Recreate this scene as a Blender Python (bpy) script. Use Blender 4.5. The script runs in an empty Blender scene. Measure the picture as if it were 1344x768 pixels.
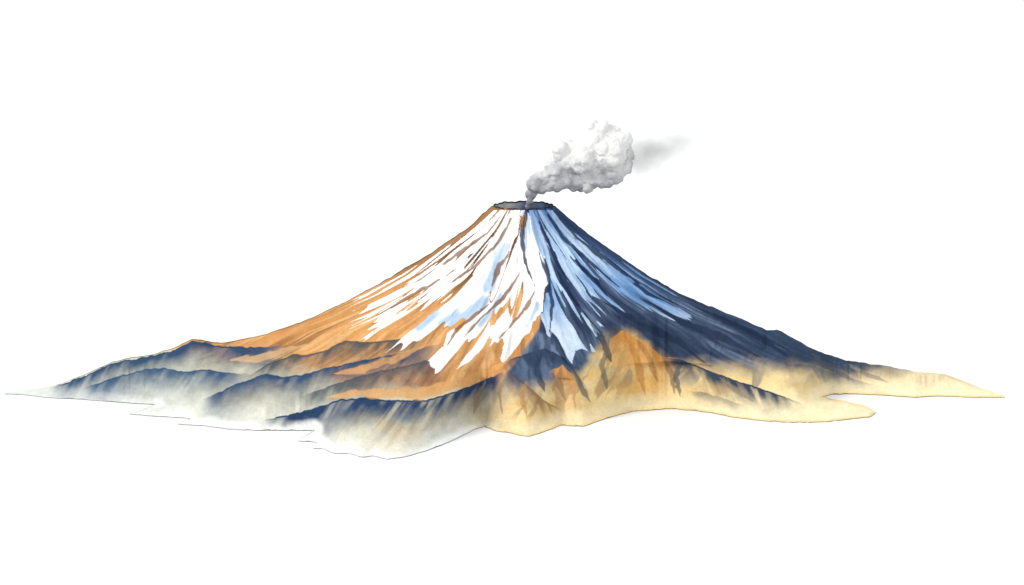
import bpy, math, random, time
import numpy as np
random.seed(4); rng=np.random.RandomState(7)
scene=bpy.context.scene
EL=math.radians(8.0); s=math.sin(EL); c=math.cos(EL)
PY0=515.0; XC=687.0
def sst(a,b,x):
    t=np.clip((x-a)/(b-a),0,1); return t*t*(3-2*t)
TAB=rng.rand(256,256)
def vnoise(x,y):
    xi=np.floor(x).astype(int); yi=np.floor(y).astype(int)
    fx=x-xi; fy=y-yi; fx=fx*fx*(3-2*fx); fy=fy*fy*(3-2*fy)
    a=TAB[xi%256,yi%256]; b=TAB[(xi+1)%256,yi%256]; d=TAB[xi%256,(yi+1)%256]; e=TAB[(xi+1)%256,(yi+1)%256]
    return (a*(1-fx)+b*fx)*(1-fy)+(d*(1-fx)+e*fx)*fy
def fbm(x,y,o=4):
    r=0;a=.5;t=0
    for i in range(o):
        r=r+a*vnoise(x*2**i+17.3*i,y*2**i+5.1*i); t+=a; a*=.5
    return r/t
def ridged(x,y,o=3):
    r=0;a=.5;t=0
    for i in range(o):
        r=r+a*(1-np.abs(2*vnoise(x*2**i+31*i,y*1.6**i+9*i)-1)); t+=a; a*=.5
    return r/t
def inpoly(x,y,P):
    m=np.zeros(x.shape,bool); n=len(P)
    for i in range(n):
        x1,y1=P[i]; x2,y2=P[(i+1)%n]
        if y1==y2: continue
        cnd=((y1>y)!=(y2>y))
        m^= cnd & (x < (x2-x1)*(y-y1)/(y2-y1)+x1)
    return m
def polydist(x,y,P):
    D=np.full(x.shape,1e9)
    for (x1,y1),(x2,y2) in zip(P[:-1],P[1:]):
        l=(x2-x1)**2+(y2-y1)**2
        if l==0: continue
        t=np.clip(((x-x1)*(x2-x1)+(y-y1)*(y2-y1))/l,0,1)
        D=np.minimum(D,(x-x1-t*(x2-x1))**2+(y-y1-t*(y2-y1))**2)
    return np.sqrt(D)
def S2L(cc):
    cc=np.asarray(cc,float)/255.; return np.where(cc<=.04045,cc/12.92,((cc+.055)/1.055)**2.4)

# ---------------- outlines (elevation drawing units: 100 = 1 world unit) ----------
TOP=[(5,515),(40,511),(62,508),(80,503),(115,490),(150,474),(172,469),(190,467),(225,458),(240,450),(252,445),(266,446),(290,450),(312,446),(350,438),(400,421),(450,398),(480,381),(500,371),(540,347),(560,336),(580,322),(600,309),(620,294),(634,280),(646,270),(728,270),(742,282),(760,298),(778,312),(800,327),(825,344),(850,361),(875,375),(900,389),(930,401),(960,413),(985,424),(1005,433),(1020,433),(1035,440),(1060,455),(1085,465),(1110,473),(1160,480),(1200,488),(1240,491),(1262,499),(1290,510),(1318,519)]
BOT0=[(1318,521),(1280,521),(1230,519),(1200,521),(1160,518),(1120,516),(1090,517),(1079,520),(1088,524),(1110,527),(1135,533),(1148,540),(1140,546),(1110,549),(1080,552),(1040,553),(1000,551),(960,546),(930,540),(905,537),(880,535),(855,537),(830,538),(805,545),(785,551),(765,558),(748,557),(735,556),(715,564),(692,571),(668,566),(652,564),(636,557),(620,563),(600,573),(580,582),(566,587),(548,592),(530,597),(510,600),(492,595),(478,597),(462,592),(440,592),(428,586),(413,586),(418,578),(392,576),(402,571),(415,563),(380,563),(340,563),(300,561),(270,557),(234,555),(252,549),(246,547),(205,545),(170,542),(188,538),(206,530),(170,528),(130,525),(105,523),(60,521),(30,517),(5,516.5)]
BOT=[]
for i,((x0,y0),(x1,y1)) in enumerate(zip(BOT0[:-1],BOT0[1:])):
    n=max(1,int(math.hypot(x1-x0,y1-y0)/4))
    for k in range(n):
        t=k/n; jj=1.0 if 300<x0<1150 else .5
        BOT.append((x0+(x1-x0)*t+(random.uniform(-1,1)*jj if k else 0),y0+(y1-y0)*t+(random.uniform(-.7,.7)*jj if k else 0)))
BOT.append(BOT0[-1])
tx=np.array([p[0] for p in TOP],float); ty=np.array([p[1] for p in TOP],float)
NX,NR=1500,430
pxc=np.linspace(6,1317.5,NX)
top=np.interp(pxc,tx,ty)
top+= (fbm(pxc/9.,pxc*0+3,3)-.5)*2.4*sst(60,160,pxc)*(1-sst(1180,1280,pxc))*np.where((pxc>640)&(pxc<735),0,1)
bot=np.zeros(NX)
for (x1,y1),(x2,y2) in zip(BOT0[:-1],BOT0[1:]):
    if x1==x2: continue
    lo,hi=min(x1,x2),max(x1,x2)
    m=(pxc>=lo)&(pxc<=hi); bot[m]=np.maximum(bot[m],y1+(y2-y1)*(pxc[m]-x1)/(x2-x1))
bot=np.maximum(bot,top+1)
W_=70
bp_=np.pad(bot,W_,mode='edge'); env=np.max(np.stack([bp_[a:a+NX] for a in range(0,2*W_+1,5)]),0)
ker=np.hanning(2*W_+1); ker/=ker.sum()
bext=np.convolve(np.pad(env,W_,mode='edge'),ker,mode='valid')+2
bext=np.maximum(bext,bot+1.5)
bs=bext
RR=.385; ZR=2.474
xr=(pxc-XC)/100.
incr=np.abs(xr)<RR
yfront=np.where(incr,-np.sqrt(np.maximum(RR**2-xr**2,0)),0)
rimnoise=(fbm(pxc/7.,pxc*0+8,3)-.5)*.03
vtop=(PY0-top)/100.
vtop=np.where(incr,ZR*c+yfront*s+rimnoise,vtop)
vbot=(PY0-bext)/100.
Pr=[0,.385,.73,1.13,1.63,2.13,2.73,3.33,4.13,4.73,5.53,6.31,6.9]
Pz=[2.47,2.47,2.15,1.9,1.55,1.28,1.02,.8,.5,.35,.2,.04,0]
T=np.linspace(0,1,NR)
PX=np.repeat(pxc[:,None],NR,1); V=vtop[:,None]+(vbot-vtop)[:,None]*T[None,:]
PY=PY0-100*V
Y=np.zeros((NX,NR)); q=np.linspace(0,1,300)
for i in range(NX):
    Yb=min(-.15,(PY0-bs[i])/100./s)
    q0=0 if not incr[i] else yfront[i]/Yb
    qq=q0+(1-q0)*q
    yy=Yb*qq; k=math.sqrt(max(6.9**2-xr[i]**2,.02))/abs(Yb)
    r=np.hypot(xr[i],yy*(1+(k-1)*qq)); vv=np.interp(r,Pr,Pz)*c+yy*s
    j=0 if incr[i] else int(np.argmax(vv))
    vv=np.minimum.accumulate(vv[j:]); yy=yy[j:]
    if len(vv)<3: Y[i]=Yb*T; continue
    vn=(vv[0]-vv)/(vv[0]-vv[-1]+1e-9)+np.arange(len(vv))*1e-9
    Y[i]=np.interp(T,vn,yy)
def smooth_cols(M,h):
    k2=np.hanning(2*h+3)[1:-1]; k2/=k2.sum(); Mp=np.pad(M,((h,h),(0,0)),mode='edge')
    return sum(k2[a]*Mp[a:a+NX] for a in range(2*h+1))
def smooth_rows(M,h):
    k2=np.hanning(2*h+3)[1:-1]; k2/=k2.sum(); Mp=np.pad(M,((0,0),(h,h)),mode='edge')
    return sum(k2[a]*Mp[:,a:a+NR] for a in range(2*h+1))
Ysm=smooth_cols(Y,12)
wcr=sst(60,30,np.abs(pxc-XC))[:,None]*(T[None,:]<.06)
Y=Ysm*(1-wcr)+Y*wcr
Y=np.where(incr[:,None],np.minimum(Y,yfront[:,None]),Y)
dist=polydist(PX,PY,BOT0)
inside0=inpoly(PX,PY,[(-50,0),(1400,0),(1400,521)]+BOT0+[(-50,516)])
dist_in=np.where(inside0,dist,0)
dist_s=smooth_rows(smooth_cols(dist_in,26),14)
oy=[262,270,300,326,361,388,414,435,456,470,490,520,600]
oo=[36,39,74,113,163,213,273,333,375,413,480,560,700]
off=np.interp(PY,oy,oo); A=(PX-XC)/off; D=np.clip((PY-270)/100.,0,5)
rel=ridged(A*7+.15*D,D*.9+2,3)
rel2=ridged(A*19+3,D*1.8,3)
coneW=sst(.02,.6,D)*(1-sst(440,520,PY))
rgt=1+.25*sst(690,740,PX)
Y-= coneW*rgt*(.15*(rel-.55)*(0.4+D)+.045*(rel2-.5))

HILLS=[ # crest, colour, fall-off, strength, relief, ribbing
 ([(62,509),(80,504),(115,491),(150,475),(185,469),(225,460),(252,447),(266,448),(290,454),(330,455),(385,452)],(44,74,106),28,.98,.30,.25),
 ([(105,511),(150,495),(190,484),(215,482),(240,487),(270,484),(300,488),(340,491)],(56,86,118),27,.97,.28,.25),
 ([(325,494),(352,477),(385,464),(402,465),(430,458),(452,447),(490,448),(540,442),(575,432)],(66,78,86),18,.92,.28,.3),
 ([(265,525),(310,504),(350,489),(375,494),(400,490),(430,482),(480,471),(530,462),(585,448)],(48,76,108),27,.98,.32,.25),
 ([(395,520),(440,503),(480,490),(520,482),(560,472),(600,466)],(70,80,88),19,.85,.25,.3),
 ([(345,550),(410,536),(450,522),(485,520),(520,524),(560,523),(600,512),(640,496),(664,486)],(32,60,96),33,.98,.45,.6),
 ([(660,490),(668,486),(690,503),(715,524),(745,541)],(150,110,66),17,.85,.25,.6),
 ([(655,474),(690,464),(715,456),(740,468),(757,490),(778,518)],(52,68,92),29,.97,.35,.75),
 ([(722,486),(738,478),(752,492),(762,514)],(214,150,78),22,.8,.2,.7),
 ([(792,452),(815,433),(832,441),(850,451),(868,468),(892,470)],(212,148,76),36,.92,.4,.8),
 ([(868,468),(893,471),(930,485),(970,500),(1010,513),(1058,531)],(48,64,88),20,.98,.34,.55),
 ([(975,424),(1022,434),(1060,456),(1110,474),(1165,482)],(58,76,100),16,.94,.22,.4),
 ([(1025,476),(1062,478),(1095,489),(1130,500),(1160,508)],(84,98,116),12,.7,.16,.5),
 ([(900,512),(925,514),(950,522),(985,534)],(120,118,108),11,.7,.14,.5),
]
hd=[]
for crest,col,L,st,am,rw in HILLS:
    cx=[p[0] for p in crest]; cy=[p[1] for p in crest]
    d=PY-np.interp(PX,cx,cy)-(fbm(PX/6.,PX*0+am*40,3)-.5)*3.0
    wL=min(24,(cx[-1]-cx[0])*.2); wR=min(45,(cx[-1]-cx[0])*.3)
    if cx[-1]<670 and cx[-1]>650: wR=18
    ends=sst(cx[0]-4,cx[0]+wL,PX)*(1-sst(cx[-1]-wR,cx[-1]+4,PX))
    sl=-.35 if np.mean(cx)<600 else .25
    dp=np.maximum(d,0)
    ribc=(PX-sl*dp*2)/17.+cx[0]
    rib=ridged(ribc,dp/55.+cy[0],3)
    hd.append((d,ends,rib))
    g=sst(0,4,d)*np.exp(-dp/(L*2.2))*ends
    Y-= .6*am*g + (.01+.12*rw)*(rib-.5)*sst(0,8,d)*np.exp(-np.maximum(d-10,0)/(L*1.8))*ends
spur=ridged((PX+.35*(PY-450)+(fbm(PX/40,PY/40,2)-.5)*30)/22.,PY/50.,3)
eastw=sst(770,840,PX)*(1-sst(1180,1290,PX))*sst(400,450,PY)
Y-=eastw*.12*(spur-.5)*sst(8,34,dist_in)
Zedge=.012
Z=(V-Y*s)/c
wB=sst(0,30,dist_in); xd=(dist_in*(1-wB)+dist_s*wB)/100.
cap=.012+.70*xd+.28*(np.logaddexp(0,(xd-.12)/.05)*.05)
kk=.015
mn_=np.minimum(Z,cap); Z=mn_-kk*np.log(np.exp(-(Z-mn_)/kk)+np.exp(-(cap-mn_)/kk))
Z=np.where(inside0,np.maximum(Z,Zedge),Zedge)
for i in range(NR-2,0,-1):
    dV=V[:,i]-V[:,i+1]; ok=(PY[:,i]>450)&(dist_in[:,i]<60)
    Z[:,i]=np.where(ok,np.minimum(Z[:,i],Z[:,i+1]+.95*dV),Z[:,i])
Zs=smooth_cols(smooth_rows(Z,5),6); wS=sst(90,50,dist_in)*sst(1,10,dist_in)*sst(0,8,PY-PY[:,:1])*.7
Z=Z*(1-wS)+Zs*wS
Z=np.where(inside0,np.maximum(Z,Zedge),Zedge)
Y=(V-Z*c)/s
X=(PX-672)/100.
# ---------------- colour washes ---------------
C=np.zeros((NX,NR,3))
def put(m,col):
    global C
    m=np.clip(m,0,1)[...,None]; C=C*(1-m)+S2L(col)*m
str1=fbm(A*24+D*1.2,D*2.0,4); str2=fbm(A*60,D*4+4,3); mot=fbm(PX/38.,PY/26.,4)
fine=fbm(PX/5.,PY/5.,3); mid=fbm(PX/15.+5,PY/11.,4)
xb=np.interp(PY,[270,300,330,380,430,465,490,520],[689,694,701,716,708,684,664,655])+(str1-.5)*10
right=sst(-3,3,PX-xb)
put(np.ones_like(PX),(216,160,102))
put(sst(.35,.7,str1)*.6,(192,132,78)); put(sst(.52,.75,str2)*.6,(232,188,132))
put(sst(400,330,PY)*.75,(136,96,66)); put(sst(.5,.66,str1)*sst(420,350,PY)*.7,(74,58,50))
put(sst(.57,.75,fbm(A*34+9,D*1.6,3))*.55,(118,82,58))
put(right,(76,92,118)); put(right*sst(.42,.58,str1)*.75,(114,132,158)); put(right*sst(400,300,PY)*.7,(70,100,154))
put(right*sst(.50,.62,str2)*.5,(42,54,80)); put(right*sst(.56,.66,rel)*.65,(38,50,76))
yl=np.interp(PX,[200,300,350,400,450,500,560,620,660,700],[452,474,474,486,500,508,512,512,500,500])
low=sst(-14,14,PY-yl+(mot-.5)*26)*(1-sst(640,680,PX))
put(low,(216,212,186))  # mist over the western foothills, painted into the slope colour
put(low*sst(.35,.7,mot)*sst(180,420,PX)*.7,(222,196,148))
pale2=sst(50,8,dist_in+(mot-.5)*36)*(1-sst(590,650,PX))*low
put(pale2*.8,(238,238,226))  # painted mist turns paler towards the base edge
yr=np.interp(PX,[650,700,760,790,830,860,900,950,1000,1050,1100,1160,1240],[524,520,508,452,446,474,492,482,484,490,496,488,488])
lowr=sst(-24,20,PY-yr+(mot-.5)*26)*sst(640,680,PX)
put(lowr,(236,208,148))
put(lowr*sst(.4,.7,mot)*.7,(246,222,168))
put(lowr*sst(-6,22,PY-yr-20)*sst(900,1000,PX)*.8,(248,232,190))
put(lowr*sst(1050,1200,PX)*.5,(244,234,206))
put(sst(.45,.75,fbm(PX/60.+9,PY/22.,3))*lowr*(1-sst(900,1000,PX))*.6,(238,184,98))
put(eastw*sst(.40,.54,1-spur)*lowr*.65*sst(18,50,dist_in),(96,108,120))
put(lowr*sst(.55,.72,ridged((PX+.5*PY+(mot-.5)*20)/13.,PY/60.,2))*sst(640,680,PX)*(1-sst(780,860,PX))*sst(8,34,dist_in)*.6,(150,118,82))
W=[[(649,274),(669,274),(658,300),(636,326),(602,351),(562,378),(522,394),(490,401),(460,403),(500,384),(530,365),(560,346),(592,322),(622,297)],
 [(673,274),(688,274),(681,305),(664,335),(641,354),(616,373),(590,388),(560,402),(532,414),(500,430),(474,440),(500,420),(455,426),(500,408),(540,393),(580,370),(615,345),(640,318),(660,292)],
 [(668,332),(656,360),(637,390),(612,411),(590,427),(555,446),(508,462),(535,440),(560,424),(571,405),(600,382),(632,356)],
 [(686,296),(692,330),(692,368),(667,396),(642,421),(617,437),(602,456),(577,476),(560,475),(580,455),(586,436),(605,424),(626,400),(650,374),(668,345),(680,312)],
 [(692,276),(703,300),(712,336),(719,365),(714,400),(706,420),(692,441),(672,466),(655,474),(662,450),(640,462),(622,470),(600,484),(612,462),(630,440),(655,420),(675,398),(684,372),(688,340)]]
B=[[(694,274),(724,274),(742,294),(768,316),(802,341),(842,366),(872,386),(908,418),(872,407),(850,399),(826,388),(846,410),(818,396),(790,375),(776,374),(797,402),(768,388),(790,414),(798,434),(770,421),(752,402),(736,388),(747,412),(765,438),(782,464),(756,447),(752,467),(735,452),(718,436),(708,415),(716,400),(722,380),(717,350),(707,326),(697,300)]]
jx=(fbm(A*16,D*1.5+9,3)-.5)*9; jy=(fbm(A*34,D*.8+3,2)-.5)*36
qx=PX+jx; qy=PY+jy*sst(290,360,PY)-2
ws=np.zeros(PX.shape,bool)
for P in W: ws|=inpoly(qx,qy,P)
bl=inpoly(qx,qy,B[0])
gap=fbm(A*22+2*D,D*1.6+40,3); gap2=fbm(A*24,D*1.2+80,3)
ws&= (gap<.665)
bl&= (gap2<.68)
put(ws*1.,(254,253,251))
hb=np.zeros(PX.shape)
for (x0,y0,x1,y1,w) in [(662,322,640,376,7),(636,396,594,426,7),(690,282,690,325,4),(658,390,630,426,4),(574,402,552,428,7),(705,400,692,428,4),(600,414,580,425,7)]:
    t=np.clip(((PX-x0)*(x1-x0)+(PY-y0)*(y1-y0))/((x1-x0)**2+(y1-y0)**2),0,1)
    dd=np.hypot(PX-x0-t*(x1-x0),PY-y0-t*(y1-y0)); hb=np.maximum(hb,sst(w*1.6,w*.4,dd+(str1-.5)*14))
put(ws*hb*.8,(156,188,222))  # blue shade of the snow hollows, painted into the white
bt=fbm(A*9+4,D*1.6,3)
put(bl*1.,(134,170,212)); put(bl*sst(.42,.62,bt),(188,210,234)); put(bl*sst(.42,.3,bt)*.8,(92,132,180))  # right-flank snow: its shaded side painted in as blue colour
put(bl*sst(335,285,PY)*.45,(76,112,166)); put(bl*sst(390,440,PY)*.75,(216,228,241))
snow=np.maximum(ws,bl)
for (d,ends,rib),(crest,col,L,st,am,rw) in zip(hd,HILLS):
    n=(mot-.5)*14+(mid-.5)*6
    w=sst(0,1.6,d)*np.exp(-np.maximum(d+n-2+(.5-rib)*rw*34,0)**1.25/(L**1.25))*ends*st
    w=w*(1-.7*rw+.7*rw*sst(.35,.65,rib))
    w=np.maximum(w,sst(0,1.2,d)*sst(5,2.,d)*ends*st)
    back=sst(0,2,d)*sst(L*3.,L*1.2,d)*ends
    if np.mean([p[0] for p in crest])<400: put(back*.2*(1-snow),(222,226,216))  # pale haze painted below the western crests
    put(w*(1-snow*.9),col)  # dark crests: slope shading baked into the colour; ochre crests are pigment
def stroke(pts,w,col,al=1.,mask=1.):
    m=np.zeros(PX.shape); P=np.array(pts,float); n=len(P)-1
    for i in range(n):
        x0,y0=P[i];x1,y1=P[i+1]
        t=np.clip(((PX-x0)*(x1-x0)+(PY-y0)*(y1-y0))/((x1-x0)**2+(y1-y0)**2),0,1)
        ww=w*np.sin(math.pi*(i+t)/n)**.8*(.35+1.3*fbm(PX/14.+w,PY/9.+i*0,2))+.01
        dd=np.hypot(PX-x0-t*(x1-x0)+(jx*.6),PY-y0-t*(y1-y0))+(str2-.5)*3; m=np.maximum(m,sst(ww,ww*.6,dd))
    put(m*al*mask,col)
stroke([(672,470),(640,488),(600,503),(560,514),(520,516),(470,515),(430,521)],9,(218,164,104),.8)
stroke([(566,450),(520,470),(480,484),(440,490)],6,(216,162,104),.7)
stroke([(300,472),(340,470),(380,460),(420,450)],8,(222,182,130),.6)
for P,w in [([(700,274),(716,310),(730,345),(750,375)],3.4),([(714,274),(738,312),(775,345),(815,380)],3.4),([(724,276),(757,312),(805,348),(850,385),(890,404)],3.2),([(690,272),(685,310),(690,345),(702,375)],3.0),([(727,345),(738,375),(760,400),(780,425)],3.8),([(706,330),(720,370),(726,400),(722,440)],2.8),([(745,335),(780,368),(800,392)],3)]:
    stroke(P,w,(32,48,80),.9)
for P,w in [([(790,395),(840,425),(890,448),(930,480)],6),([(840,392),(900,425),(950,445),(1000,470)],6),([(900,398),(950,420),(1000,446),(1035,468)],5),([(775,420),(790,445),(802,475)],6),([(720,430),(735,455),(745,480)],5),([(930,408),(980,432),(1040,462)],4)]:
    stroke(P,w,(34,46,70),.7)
for P in [[(676,278),(655,318),(620,352),(580,380)],[(662,276),(640,306),(600,335),(555,364),(515,388)],[(684,355),(660,392),(630,418),(606,446)],[(652,392),(625,412),(600,432),(582,458)],[(670,328),(655,350),(646,376)],[(604,350),(575,368),(540,388),(495,414)],[(702,382),(690,405),(655,444)]]:
    stroke(P,2.8,(132,92,62),.85)
for P,w,col in [([(816,434),(832,462),(842,500),(846,522)],5,(194,136,72)),([(835,444),(852,470),(862,505)],4.5,(176,128,76)),([(868,468),(880,490),(884,518)],5,(128,104,78)),([(892,472),(886,496),(892,522)],5,(70,78,90)),([(800,446),(790,480),(796,512)],5,(110,108,100)),([(738,480),(732,500),(742,525)],4,(140,112,78)),([(690,500),(684,520),(690,545)],4,(176,134,80)),([(665,490),(655,515),(660,545)],4,(150,124,88)),([(640,498),(628,520),(622,545)],4,(130,122,104)),([(712,462),(704,485),(716,515)],6,(44,56,78)),([(750,478),(762,505),(776,530)],4,(96,92,84)),([(940,490),(960,508),(990,528)],4,(130,124,108)),([(1060,458),(1085,480),(1120,500)],5,(84,92,102)),([(1110,476),(1140,492),(1170,504)],4,(140,138,124))]:
    stroke(P,w,col,.7)
pale=sst(13,1,dist_in+(mot-.5)*18)*(1-sst(600,660,PX))*sst(60,260,PX)
put(pale*.9,(248,249,246))
put(sst(170,60,PX)*sst(20,0,dist_in)*.6,(214,222,224))
put(sst(26,2,dist_in+(mot-.5)*18)*sst(620,700,PX)*.7,(252,238,202))
put(sst(4,1,dist_in)*sst(640,700,PX)*.45,(244,216,150))
put(sst(2.0,.4,(PY-np.repeat((PY0-100*vtop)[:,None],NR,1)))*(1-incr[:,None]*1.)*.65*sst(40,120,PX)*(1-sst(1100,1200,PX)),(52,48,50))
gr=.94+.10*rng.rand(NX,NR)+.12*(fine-.5)+.24*(mid-.47)
EXPO=1.04
ALB=np.clip(C*gr[...,None]/EXPO,0.004,.93); ALB=np.where(snow[...,None]>0,np.clip(C*(1+.12*(mid-.5))[...,None]/EXPO,0,.96),ALB)

def new_mat(name,vc=True,col=(.8,.8,.8),bump=.1,scale=30,rough=1.,lo=.93,hi=1.07):
    m=bpy.data.materials.new(name); m.use_nodes=True; nt=m.node_tree; b=nt.nodes['Principled BSDF']
    b.inputs['Roughness'].default_value=rough; b.inputs['Specular IOR Level'].default_value=.0
    tc=nt.nodes.new('ShaderNodeTexCoord'); no=nt.nodes.new('ShaderNodeTexNoise'); no.inputs['Scale'].default_value=scale; no.inputs['Detail'].default_value=5
    nt.links.new(tc.outputs['Object'],no.inputs['Vector'])
    mr=nt.nodes.new('ShaderNodeMapRange'); mr.inputs[1].default_value=.3; mr.inputs[2].default_value=.7; mr.inputs[3].default_value=lo; mr.inputs[4].default_value=hi
    nt.links.new(no.outputs['Fac'],mr.inputs[0])
    mx=nt.nodes.new('ShaderNodeVectorMath'); mx.operation='MULTIPLY'
    if vc:
        a=nt.nodes.new('ShaderNodeAttribute'); a.attribute_name='Col'; nt.links.new(a.outputs['Color'],mx.inputs[0])
    else: mx.inputs[0].default_value=col
    nt.links.new(mr.outputs[0],mx.inputs[1]); nt.links.new(mx.outputs[0],b.inputs['Base Color'])
    if bump>0:
        bp=nt.nodes.new('ShaderNodeBump'); bp.inputs['Strength'].default_value=bump; bp.inputs['Distance'].default_value=.02
        nt.links.new(no.outputs['Fac'],bp.inputs['Height']); nt.links.new(bp.outputs[0],b.inputs['Normal'])
    return m
def grid_mesh(name,co,cols,keep,mat,flip=False):
    nx,nr=co.shape[:2]; me=bpy.data.meshes.new(name)
    idx=np.arange(nx*nr).reshape(nx,nr)
    f=np.stack([idx[:-1,:-1],idx[:-1,1:],idx[1:,1:],idx[1:,:-1]],-1).reshape(-1,4)
    if flip: f=f[:,::-1]
    if keep is not None: f=f[keep.reshape(-1)]
    used,inv=np.unique(f.reshape(-1),return_inverse=True)
    cf=co.reshape(-1,3)[used]; cl=cols.reshape(-1,3)[used]; f=inv.reshape(-1,4)
    me.vertices.add(len(used)); me.vertices.foreach_set('co',cf.reshape(-1).astype(np.float32))
    me.loops.add(len(f)*4); me.loops.foreach_set('vertex_index',f.reshape(-1).astype(np.int32))
    me.polygons.add(len(f)); me.polygons.foreach_set('loop_start',np.arange(0,len(f)*4,4,dtype=np.int32))
    me.update(calc_edges=True)
    me.polygons.foreach_set('use_smooth',np.ones(len(f),bool))
    at=me.color_attributes.new('Col','FLOAT_COLOR','POINT')
    at.data.foreach_set('color',np.concatenate([cl,np.ones((len(cl),1))],-1).reshape(-1).astype(np.float32))
    me.materials.append(mat); o=bpy.data.objects.new(name,me); scene.collection.objects.link(o); return o
volcano=bpy.data.objects.new('volcano',None); scene.collection.objects.link(volcano)
mm=new_mat('mountain_rock_and_snow',True,bump=.3,scale=26)
pc=(PX[:-1,:-1]+PX[1:,1:])/2; yc=(PY[:-1,:-1]+PY[1:,1:])/2
keep=inpoly(pc,yc,[(-50,0),(1400,0),(1400,521)]+BOT+[(-50,516)])
co=np.stack([X,Y,Z],-1)
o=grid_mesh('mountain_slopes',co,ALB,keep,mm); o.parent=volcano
NB=90
yb0=np.where(incr,-yfront,Y[:,0]); zt=np.where(incr,ZR,Z[:,0])
dep=np.maximum(zt/.42,.05); qb=np.linspace(0,1,NB)[None,:]
XB=np.repeat(X[:,:1],NB,1); YB=yb0[:,None]+dep[:,None]*qb; ZB=zt[:,None]*(1-qb)**1.15
AB=(XB-.15)/(.4+np.maximum(YB,0)*.9+.01+np.maximum(0,.5-YB)*.3)
rb=ridged(AB*6,YB*.7,3); ZB=np.maximum(ZB-.10*(1-rb)*sst(0,.15,qb)*zt[:,None]*.6,.0)
ZB=ZB-.02*sst(.9,1,qb)
CB=np.zeros((NX,NB,3))+S2L((70,74,82))
t=sst(1.3,.9,ZB)[...,None]; CB=CB*(1-t)+S2L((180,140,90))*t
t=(sst(.9,1.4,ZB)*(fbm(AB*14,YB*1.5,3)<.55))[...,None]; CB=CB*(1-t)+S2L((235,238,242))*t
o=grid_mesh('far_slopes',np.stack([XB,YB,ZB],-1),CB/EXPO,None,mm,True); o.parent=volcano
NA=160; NQ=24
th=np.linspace(0,2*math.pi,NA)[:,None]; qv=np.linspace(0,1,NQ)[None,:]
rb=RR*(1.0-.45*qv)*(1+.04*np.sin(th*7)*qv)
co=np.stack([rb*np.cos(th)+.15,rb*np.sin(th),ZR-.30*qv**.8+.02*np.sin(th*13)*qv*(1-qv)*4],-1)
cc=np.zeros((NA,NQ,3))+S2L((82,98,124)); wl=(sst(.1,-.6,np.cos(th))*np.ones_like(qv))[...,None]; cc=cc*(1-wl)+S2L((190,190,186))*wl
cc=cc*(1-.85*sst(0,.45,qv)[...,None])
o=grid_mesh('crater_bowl',co,cc,None,mm,True); o.parent=volcano
def tube(name,pts,rad,mat,cyc=False):
    cu=bpy.data.curves.new(name,'CURVE'); cu.dimensions='3D'; cu.bevel_depth=rad; cu.bevel_resolution=1
    sp=cu.splines.new('POLY'); sp.points.add(len(pts)-1)
    for p,q_ in zip(sp.points,pts): p.co=(*q_,1)
    sp.use_cyclic_u=cyc; cu.materials.append(mat); ob=bpy.data.objects.new(name,cu); scene.collection.objects.link(ob); return ob
dk=new_mat('crater_rim_rock',False,tuple(S2L((36,46,68))),.3,20)
pts=[(.15+RR*math.cos(a),RR*math.sin(a),ZR+.006*math.sin(a*9)+.004*math.sin(a*23)) for a in np.linspace(0,2*math.pi,120,endpoint=False)]
tube('crater_rim',pts,.009,dk,True).parent=volcano
g1=new_mat('pencil_line_grey',False,tuple(S2L((222,226,224))),0); g2=new_mat('pencil_line_ochre',False,tuple(S2L((232,206,148))),0)  # drawn pencil outline added along the mountain's base edge
def w3(L):
    a=np.array(L,float); a[1:-1]=(a[:-2]+2*a[1:-1]+a[2:])/4
    return [((x-672)/100.,((PY0-y)/100.-.012*c)/s,.012) for x,y in a]
ib=[i for i,p in enumerate(BOT) if p[0]==636][0]
tube('pencil_edge_east',w3(BOT[:ib+1]),.006,g2).parent=volcano
tube('pencil_edge_west',w3(BOT[ib:]),.005,g1).parent=volcano
# ---------------- smoke ----------------
import bmesh
from mathutils import Matrix, Vector
smoke=bpy.data.objects.new('smoke_plume',None); scene.collection.objects.link(smoke)
puffs=[(694,271,4),(695,265,5),(697,257,7),(700,250,8),(703,242,10),(702,236,7),(714,246,9),(713,233,11),(727,240,13),(726,224,12),(742,233,15),(736,204,12),(734,194,9),(748,197,12),(745,213,16),(762,236,14),(766,209,19),(780,228,19),(779,190,17),(781,171,11),(790,168,9),(801,177,14),(800,200,22),(816,186,13),(820,203,12),(806,227,16),(792,238,11),(818,219,12),(752,246,7),(772,247,7),(760,192,9),(725,212,8),(722,247,7)]
allp=[]
for x,y,r in puffs:
    yy=random.uniform(-.25,.25)*r/20
    allp.append((x,y,yy,r))
    for k in range(int(4+r*.8)):
        v=Vector((random.gauss(0,1),random.gauss(0,1),random.gauss(0,1))).normalized()
        rr=r*random.uniform(.28,.55)
        allp.append((x+v.x*r*.7,y-v.z*r*.7,yy+v.y*r*.007,rr))
def ico(n):
    b=bmesh.new(); bmesh.ops.create_icosphere(b,subdivisions=n,radius=1); v=np.array([x.co[:] for x in b.verts]); b.verts.index_update(); f=np.array([[q_.index for q_ in p.verts] for p in b.faces]); b.free(); return v,f
iv,if_=ico(3); vs=[];fs=[];n0=0
for x,y,yy,r in allp:
    vs.append(iv*(r/100.)+np.array([(x-672)/100.,yy,((PY0-y)/100.-yy*s)/c])); fs.append(if_+n0); n0+=len(iv)
me=bpy.data.meshes.new('billows'); me.from_pydata(np.concatenate(vs).tolist(),[],np.concatenate(fs).tolist())
ob=bpy.data.objects.new('billows',me); scene.collection.objects.link(ob); ob.parent=smoke
rm=ob.modifiers.new('r','REMESH'); rm.mode='VOXEL'; rm.voxel_size=.010; rm.use_smooth_shade=True
sm_=ob.modifiers.new('s','SMOOTH'); sm_.iterations=5
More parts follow.
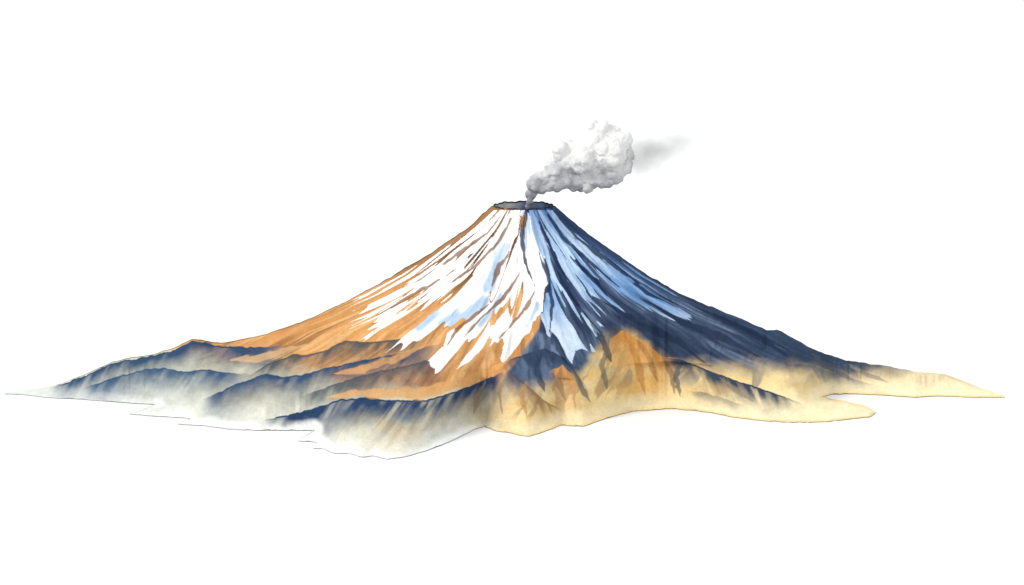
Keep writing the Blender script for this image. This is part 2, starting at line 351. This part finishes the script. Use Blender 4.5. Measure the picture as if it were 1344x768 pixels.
for nm,sc_,st_ in (('puff',.13,.075),('curl',.045,.014)):
    tx_=bpy.data.textures.new(nm,'CLOUDS'); tx_.noise_scale=sc_; tx_.noise_depth=2
    dm=ob.modifiers.new(nm,'DISPLACE'); dm.texture=tx_; dm.texture_coords='LOCAL'; dm.strength=st_; dm.mid_level=.5
sm=bpy.data.materials.new('smoke_billow'); sm.use_nodes=True; nt=sm.node_tree; b=nt.nodes['Principled BSDF']; b.inputs['Roughness'].default_value=1; b.inputs['Specular IOR Level'].default_value=0
tc=nt.nodes.new('ShaderNodeTexCoord'); sp=nt.nodes.new('ShaderNodeSeparateXYZ'); nt.links.new(tc.outputs['Object'],sp.inputs[0])
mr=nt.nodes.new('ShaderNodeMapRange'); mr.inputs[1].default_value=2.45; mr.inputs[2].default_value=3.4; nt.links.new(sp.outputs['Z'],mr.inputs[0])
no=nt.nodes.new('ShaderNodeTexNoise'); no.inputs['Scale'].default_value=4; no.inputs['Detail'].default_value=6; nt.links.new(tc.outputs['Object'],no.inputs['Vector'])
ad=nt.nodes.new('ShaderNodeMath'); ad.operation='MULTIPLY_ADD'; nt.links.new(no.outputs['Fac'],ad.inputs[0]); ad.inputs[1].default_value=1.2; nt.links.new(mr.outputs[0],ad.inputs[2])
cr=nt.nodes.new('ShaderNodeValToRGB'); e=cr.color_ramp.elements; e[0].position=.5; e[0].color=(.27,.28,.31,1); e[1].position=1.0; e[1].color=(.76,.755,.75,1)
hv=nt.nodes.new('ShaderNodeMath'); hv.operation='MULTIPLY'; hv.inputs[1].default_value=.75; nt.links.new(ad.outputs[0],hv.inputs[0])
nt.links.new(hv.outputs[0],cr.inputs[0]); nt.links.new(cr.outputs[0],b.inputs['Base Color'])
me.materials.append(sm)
def wisp(name,x,y,rx,rz,den):
    bpy.ops.mesh.primitive_ico_sphere_add(subdivisions=3,radius=1,location=((x-672)/100.,.1,((PY0-y)/100.)/c)); w=bpy.context.object; w.name=name; w.scale=(rx/100,.28,rz/100); w.rotation_euler=(0,math.radians(-8),0); w.parent=smoke
    m=bpy.data.materials.new(name); m.use_nodes=True; nt=m.node_tree; nt.nodes.clear()
    out=nt.nodes.new('ShaderNodeOutputMaterial'); pv=nt.nodes.new('ShaderNodeVolumePrincipled'); pv.inputs['Color'].default_value=(.91,.915,.93,1)
    tc=nt.nodes.new('ShaderNodeTexCoord'); ln=nt.nodes.new('ShaderNodeVectorMath'); ln.operation='LENGTH'; nt.links.new(tc.outputs['Object'],ln.inputs[0])
    no=nt.nodes.new('ShaderNodeTexNoise'); no.inputs['Scale'].default_value=1.7; no.inputs['Detail'].default_value=4; nt.links.new(tc.outputs['Object'],no.inputs['Vector'])
    m1=nt.nodes.new('ShaderNodeMath'); m1.operation='MULTIPLY_ADD'; nt.links.new(no.outputs['Fac'],m1.inputs[0]); m1.inputs[1].default_value=1.3; m1.inputs[2].default_value=-.12
    m3=nt.nodes.new('ShaderNodeMath'); m3.operation='POWER'; nt.links.new(ln.outputs['Value'],m3.inputs[0]); m3.inputs[1].default_value=2
    m4=nt.nodes.new('ShaderNodeMath'); m4.operation='MULTIPLY'; nt.links.new(m3.outputs[0],m4.inputs[0]); m4.inputs[1].default_value=.75
    m2=nt.nodes.new('ShaderNodeMath'); m2.operation='SUBTRACT'; nt.links.new(m1.outputs[0],m2.inputs[0]); nt.links.new(m4.outputs[0],m2.inputs[1])
    m5=nt.nodes.new('ShaderNodeMath'); m5.operation='MULTIPLY'; nt.links.new(m2.outputs[0],m5.inputs[0]); m5.inputs[1].default_value=den
    m6=nt.nodes.new('ShaderNodeMath'); m6.operation='MAXIMUM'; nt.links.new(m5.outputs[0],m6.inputs[0]); m6.inputs[1].default_value=0
    nt.links.new(m6.outputs[0],pv.inputs['Density']); nt.links.new(pv.outputs[0],out.inputs['Volume']); w.data.materials.append(m)
wisp('drifting_smoke',845,205,44,34,4.5); wisp('drifting_smoke_tail',882,193,50,25,2.8)

# ---------------- ground ----------------
bpy.ops.mesh.primitive_plane_add(size=8000,location=(0,0,0)); g=bpy.context.object; g.name='ground'
gm=new_mat('white_ground',False,(.9,.9,.895),0,.5,lo=.995,hi=1.005); g.data.materials.append(gm)
# ---------------- light ----------------
SE=math.radians(38); dirv=Vector((-math.cos(SE)*.80,-math.cos(SE)*.60,math.sin(SE)))
L=bpy.data.lights.new('sun','SUN'); L.energy=1.6; L.angle=math.radians(14); L.color=(1,.96,.9)
so=bpy.data.objects.new('sun',L); scene.collection.objects.link(so); so.rotation_euler=dirv.to_track_quat('Z','Y').to_euler(); so.location=(-20,-12,20)
w=bpy.data.worlds.new('World'); scene.world=w; w.use_nodes=True; nt=w.node_tree; bg=nt.nodes['Background']
bg.inputs['Color'].default_value=(.95,.98,1.0,1); bg.inputs['Strength'].default_value=.97
scene.view_settings.view_transform='Standard'; scene.view_settings.look='None'; scene.view_settings.exposure=0
# ---------------- camera ----------------
cam=bpy.data.cameras.new('camera'); co_=bpy.data.objects.new('camera',cam); scene.collection.objects.link(co_)
f=Vector((0,c,-s)); u=Vector((0,s,c)); DD=500
co_.location=u*1.31-f*DD; co_.rotation_euler=(math.pi/2-EL,0,0)
cam.sensor_width=36; cam.lens=36*DD/13.44; cam.clip_start=1; cam.clip_end=12000
scene.camera=co_
